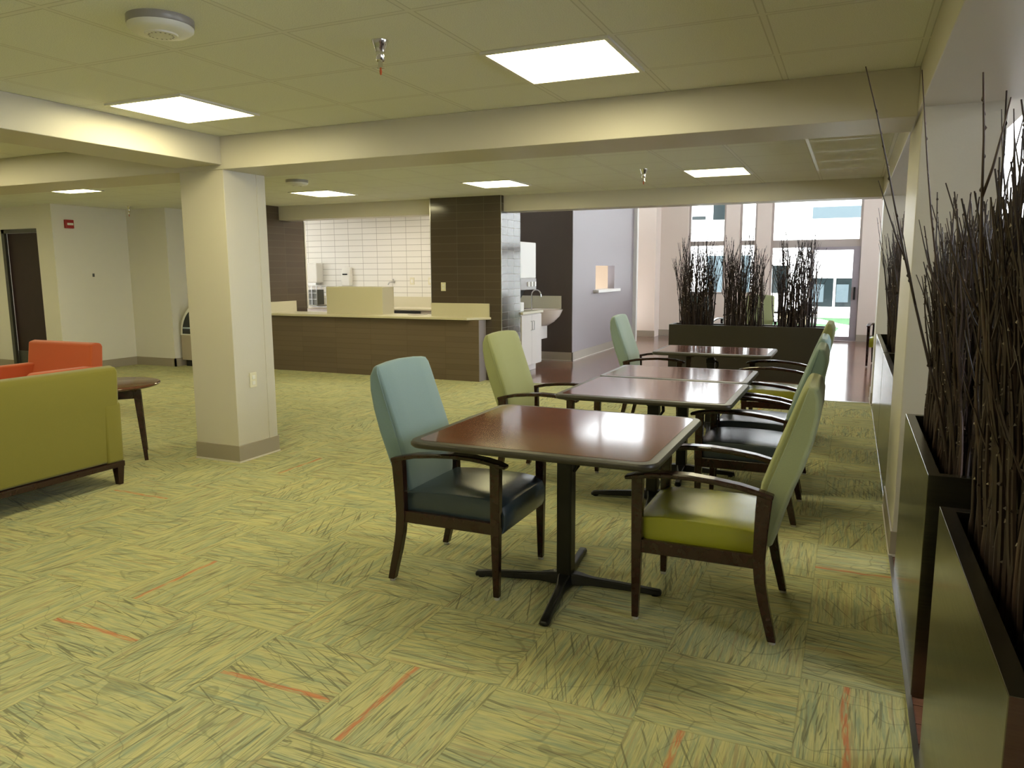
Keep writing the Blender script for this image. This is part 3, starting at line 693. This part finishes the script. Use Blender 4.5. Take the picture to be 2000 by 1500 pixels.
for i, (a, b, lab) in enumerate(((-2.20, -1.76, 'left clump of dark twigs in the long hall planter'), (-1.58, -1.08, 'middle clump of dark twigs in the long hall planter'), (-.92, -.40, 'right clump of dark twigs in the long hall planter'))):
    clump(lab, a, b, 10.68, 10.90, .63, 88, .75, 1.42, .030, thick=1.5, spill=.02, dense=30, pool=TK)

# ------------------------------------------------------------------ serving counter
ct = thing('serving_counter', 'long brown tiled serving counter with cream top', 'counter', (0, 0, 0))
MB().prism([(-8.068, 9.04), (-4.53, 9.04), (-4.53, 9.246), (-5.365, 9.246), (-5.365, 9.50), (-8.068, 9.50)], 0, .83, 'z').build('counter_body', 'tile_front', ct)
B(-4.53, -4.524, 9.042, 9.25, 0, .83).build('end_panel', 'grey', ct)
tp = MB().prism([(-8.068, 8.99), (-4.68, 8.99), (-4.44, 9.245), (-5.365, 9.245), (-5.365, 9.62), (-8.068, 9.62)], .83, .862, 'z'); tp.build('worktop', 'counter', ct, bevel=.004)
B(-5.36, -4.46, 9.228, 9.246, .862, 1.045).build('splashback', 'counter', ct)
B(-8.068, -8.05, 9.0, 9.62, .862, 1.03).build('splashback', 'counter', ct)
bx = thing('counter_box', 'cream open box standing on the serving counter', 'box', (-6.70, 9.43, .862))
MB().box(-.5, .5, -.15, -.135, 0, .395).box(-.5, .5, .135, .15, 0, .395).box(-.5, -.485, -.135, .135, 0, .395).box(.485, .5, -.135, .135, 0, .395).build('panels', 'counter', bx, bevel=.002)
MB().box(-.485, .485, -.135, .135, .36, .372).build('shelf', 'counter', bx)
tag(MB().lathe([(.14, 0), (.15, .004), (.02, .007), (.001, .007)], (-5.72, 9.45, .862), 28).build('counter_grommet', 'casebody'), 'flat round cover plate on the counter beside the tiled pier', 'cover')
bc = thing('back_counter', 'cream back counter along the white tiled kitchen wall', 'counter', (0, 0, 0))
B(-9.4, -5.37, 10.95, 11.49, 0, .83).build('cabinet_body', 'cabinet', bc)
B(-9.4, -5.37, 10.92, 11.49, .83, .862).build('worktop', 'counter', bc, bevel=.004)
B(-9.4, -5.37, 11.475, 11.498, .862, 1.04).build('splashback', 'counter', bc)
ov = thing('under_counter_appliance', 'black fronted appliance below the back counter', 'appliance', (-6.85, 10.93, 0))
B(-.3, .3, -.03, -.004, .10, .82).build('door', 'slot', ov)
B(-.25, .25, -.06, -.035, .74, .76).build('handle', 'nickel', ov)
# wall mounted kitchen things
y = KW-.002
pt = thing('paper_towel_dispenser', 'white paper towel dispenser on the white tiles', 'dispenser', (-9.12, y, 1.28))
B(-.16, .16, -.20, 0, 0, .36).build('housing', 'plastic', pt, bevel=.02, seg=3)
MB().box(-.11, .11, -.17, -.02, -.04, 0).build('towel_slot', 'nickel', pt)
sd = thing('soap_dispenser', 'white soap dispenser with dark window on the white tiles', 'dispenser', (-8.40, y, 1.22))
MB().loft([[(-.09, 0, 0), (.09, 0, 0), (.09, -.10, 0), (-.09, -.10, 0)], [(-.10, 0, .15), (.10, 0, .15), (.10, -.12, .15), (-.10, -.12, .15)], [(-.09, 0, .34), (.09, 0, .34), (.09, -.07, .34), (-.09, -.07, .34)]]).build('housing', 'plastic', sd, bevel=.02, seg=3)
B(-.05, .05, -.118, -.108, .20, .225).build('viewing_window', 'slot', sd)
for x, lab in ((-7.05, 'ivory wall switch plate on the white tiles, left one'), (-6.68, 'ivory wall outlet plate on the white tiles, right one')):
    o = thing('wall_plate', lab, 'switch plate', (x, y, 1.25), 0, 'kitchen wall plates')
    B(-.045, .045, -.01, 0, 0, .125).build('plate', 'ivory', o, bevel=.004); B(-.017, .017, -.016, -.008, .03, .095).build('rocker', 'plastic', o)
fc = thing('wall_faucet', 'small wall mounted metal tap above the cream box', 'tap', (-7.42, y, 1.30))
MB().tube([(0, 0, 0), (0, -.06, 0), (-.03, -.12, -.01), (-.05, -.13, -.05)], [.02, .015, .012, .011], 8).build('spout', 'nickel', fc, smooth=True)
MB().tube([(0, -.04, .0), (.01, -.05, .05)], [.008, .012], 8).build('handle', 'nickel', fc, smooth=True)
dr = thing('dish_rack', 'grey wire dish rack on the kitchen counter', 'rack', (-9.0, 11.2, .862))
m = MB()
for k in range(5): m.tube([(-.22+k*.11, -.15, .02), (-.22+k*.11, -.15, .36)], .006, 6)
for z_ in (.02, .13, .24, .36): m.tube([(-.22, -.15, z_), (.22, -.15, z_)], .006, 6); m.tube([(-.22, .12, z_), (.22, .12, z_)], .006, 6)
for k in range(5): m.tube([(-.22+k*.11, .12, .02), (-.22+k*.11, .12, .36)], .006, 6); m.tube([(-.22+k*.11, -.15, .02), (-.22+k*.11, .12, .02)], .006, 6)
m.build('wire_frame', 'nickel', dr)
B(.02, .20, -.13, .08, .03, .30).build('tray', 'kick', dr, bevel=.005)
kf = thing('kitchen_faucet', 'curved chrome faucet behind the cream box', 'tap', (-8.42, 11.3, .862))
MB().tube([(0, 0, 0), (0, 0, .26)]+[(.0, -.09+.09*math.cos(a), .26+.09*math.sin(a)) for a in [k*PI/8 for k in range(1, 9)]], .013, 10).build('spout', 'chrome', kf, smooth=True)
MB().lathe([(.03, 0), (.03, .02), (.018, .03)], n=16).build('base', 'chrome', kf, smooth=True)
ks = thing('steel_sink', 'grey steel sink bowl beside the dish rack', 'sink', (-8.5, 10.99, .862))
MB().box(-.28, .28, -.16, .20, .0, .012).build('rim', 'nickel', ks, bevel=.003)
B(-.24, .24, -.12, .16, .012, .016).build('bowl', 'kick', ks)
# outlet on the tiled pier
def outlet(loc, rz, lab):
    o = thing('wall_outlet', lab, 'outlet', loc, rz, 'duplex outlets')
    p = B(-.037, .037, -.008, 0, 0, .118).build('plate', 'ivory', o, bevel=.003)
    for z in (.022, .066):
        q = B(-.017, .017, -.012, -.006, z, z+.030).build('receptacle', 'plastic', p, bevel=.003)
    return o
outlet((-5.17, 9.248, 1.21), 0, 'ivory duplex outlet on the dark tiled pier')
outlet((-4.308, 4.585, .575), PI/2, 'ivory duplex outlet low on the painted column')

# wash area beyond the pier
wc = thing('wash_cabinet', 'white two door cabinet beyond the tiled pier', 'cabinet', (-4.56, 10.30, 0))
B(-.68, .27, -.40, .36, .10, .86).build('cabinet_body', 'cabinet', wc, bevel=.003)
B(-.68, .20, -.40, .34, 0, .10).build('plinth', 'cabinet', wc)
B(-.70, .31, -.41, .38, .86, .895).build('worktop', 'counter', wc, bevel=.004)
for a, b, hy in ((-.395, -.022, -.06), (-.018, .355, .02)):
    dd = B(.27, .288, a, b, .11, .845).build('cabinet_door', 'cabinet', wc, bevel=.003)
    MB().tube([(.288, hy, .62), (.312, hy, .62), (.312, hy, .75), (.288, hy, .75)], .005, 8).build('handle', 'nickel', dd)
wb = thing('wash_basin', 'cream oval wash basin jutting out beside the white cabinet', 'basin', (-4.48, 11.18, .62))
m = MB(); rings = []
for sx, sy_, z in ((.10, .12, 0), (.20, .22, .06), (.29, .29, .15), (.335, .32, .24), (.345, .33, .255), (.31, .295, .255), (.25, .24, .17), (.12, .12, .14)):
    rings.append([(sx*math.cos(a), sy_*math.sin(a), z) for a in [2*PI*k/28 for k in range(28)]])
m.loft(rings).build('bowl', 'porcelain', wb, smooth=True)
B(-.798, -.0, -.25, .25, -.22, .14).build('pedestal_shroud', 'cabinet', wb, bevel=.01)
bf = thing('basin_faucet', 'arched chrome faucet at the wash basin', 'tap', (-4.70, 11.3, .86))
MB().tube([(0, 0, 0), (0, 0, .24)]+[(.08-.08*math.cos(a), 0, .24+.08*math.sin(a)) for a in [k*PI/8 for k in range(1, 9)]]+[(.16, 0, .2)], .011, 10).build('spout', 'chrome', bf, smooth=True)
bsp = MB().box(-5.27, -4.36, 11.742, 11.758, .86, 1.07).build('wash_splashback', 'counter'); tag(bsp, 'beige splash panel on the dark wall behind the basin', 'splashback')
im = thing('ice_dispenser', 'white and grey dispenser above the white cabinet', 'dispenser', (-4.62, 10.45, 1.20))
B(-.24, .22, -.30, .30, .17, .70).build('housing', 'plastic', im, bevel=.012)
B(-.24, .225, -.30, .30, .0, .17).build('control_panel', 'smoke', im, bevel=.008)
for yy in (-.05, .08, .20): B(.225, .24, yy, yy+.06, .05, .12).build('button', 'plastic', im)
MB().loft([[(-.1, -.1, 0), (.12, -.1, 0), (.12, .12, 0), (-.1, .12, 0)], [(-.1, -.05, -.14), (.06, -.05, -.14), (.06, .07, -.14), (-.1, .07, -.14)]]).build('spout', 'slot', im)
B(-.64, -.12, -.28, .28, -.30, .70).build('stand', 'plastic', im)
tag(B(-4.80, -4.34, 9.925, 10.15, .897, 1.03).build('tray_box', 'plastic', bevel=.01), 'small white box on the cabinet under the dispenser', 'box')

# ------------------------------------------------------------------ left side
fa_ = thing('fire_alarm', 'small red wall alarm with a pale lens, high on the left wall', 'alarm', (WX, 7.70, 2.13), PI/2)
B(-.065, .065, -.045, 0, 0, .125).build('housing', 'red', fa_, bevel=.006)
B(-.045, .045, -.06, -.044, .045, .078).build('strobe_lens', 'plastic', fa_, bevel=.004)
sw = thing('thermostat', 'tiny dark wall sensor on the left wall', 'sensor', (WX, 8.04, 1.42), PI/2)
B(-.014, .014, -.014, 0, 0, .05).build('body', 'kick', sw, bevel=.003)

def sofa(name, lab, cat, mat, loc, rz, wid, seatmat=None):
    """back along local -x, faces +x; wid = overall length in y"""
    t = thing(name, lab, cat, loc, rz); h = wid/2; a = .10
    def sl(y0, y1, prof): return MB().prism(prof, y0, y1, 'y')
    sl(-h+.012, h-.012, [(.02, .17), (.0, .6), (.0-.015, .80), (.0, .835), (.05, .845), (.11, .83), (.14, .60), (.20, .42), (.20, .17)]).build('backrest', mat, t, bevel=.018, seg=3)
    for s in (-1, 1):
        y0, y1 = (s*h, s*(h-.13)) if s < 0 else (h-.13, h)
        sl(y0, y1, [(.005, .165), (-.002, .575), (.02, .60), (.68, .60), (.72, .57), (.72, .165)]).build('arm', mat, t, bevel=.018, seg=3)
    B(.14, .74, -h+.13, h-.13, .17, .40).build('seat_base', mat, t, bevel=.015, seg=3)
    sl(-h+.13, h-.13, [(.16, .30), (.16, .44), (.70, .46), (.755, .43), (.755, .32)]).build('seat_cushion', mat, t, bevel=.02, seg=3)
    B(.0, .72, -h+.005, h-.005, .13, .168).build('base_rail', 'darkwood', t, bevel=.003)
    for lx in (.035, .68):
        for s in (-1, 1):
            y = s*(h-.035); MB().loft([leg_ring(lx, y, 0, .020, .018), leg_ring(lx, y, .15, .032, .028)]).build('leg', 'darkwood', t, bevel=.003)
    return t
sofa('sofa', 'lime green upholstered sofa seen from behind at the left edge', 'sofa', 'limesofa', (-4.63, 2.77, 0), PI, 1.74)
orange = sofa('armchair', 'orange upholstered armchair beyond the lime sofa', 'armchair', 'orange', (-7.30, 5.20, 0), -PI/2, .98)
orange.scale = (1, 1, .94)
st = thing('side_table', 'round dark wood side table beside the lime sofa', 'side table', (-5.36, 4.14, 0), math.radians(50))
MB().lathe([(.001, .578), (.32, .578), (.355, .590), (.36, .600), (.355, .608), (.34, .612), (.001, .612)], n=48).build('tabletop', 'laminate', st, smooth=True)
MB().box(-.19, .19, -.19, -.165, .50, .578).box(-.19, .19, .165, .19, .50, .578).box(-.19, -.165, -.165, .165, .50, .578).box(.165, .19, -.165, .165, .50, .578).build('apron', 'darkwood', st)
for sx, sy_ in ((-1, -1), (1, -1), (1, 1), (-1, 1)):
    MB().loft([leg_ring(sx*.215, sy_*.20, 0, .014, .014), leg_ring(sx*.18, sy_*.18, .578, .028, .028)]).build('leg', 'darkwood', st, bevel=.003)

dc = thing('display_case', 'curved beige refrigerated display case behind the column', 'display case', (-9.70, 8.80, 0))
def arc(x0, w, z0, z1, n=10): return [(x0+w-w*math.cos(PI/2*k/n), z0+(z1-z0)*math.sin(PI/2*k/n)) for k in range(n+1)]
MB().box(.0, 1.0, 0, .44, .10, .50).build('cabinet_body', 'casebody', dc, bevel=.01)
MB().box(.04, .96, .04, .40, 0, .10).build('plinth', 'slot', dc)
MB().prism([(1.0, .50)]+arc(0, .42, .50, 1.0)[0:]+[(1.0, 1.0)], .0, .44, 'y').build('canopy', 'whitemetal', dc, smooth=True)
MB().prism([(.98, .52)]+arc(.045, .40, .52, .955)+[(.98, .955)], -.006, .0, 'y').build('glass_front', 'caseglass', dc)
MB().box(.06, .97, -.012, -.006, .60, .625).build('shelf_edge', 'bluetint', dc)
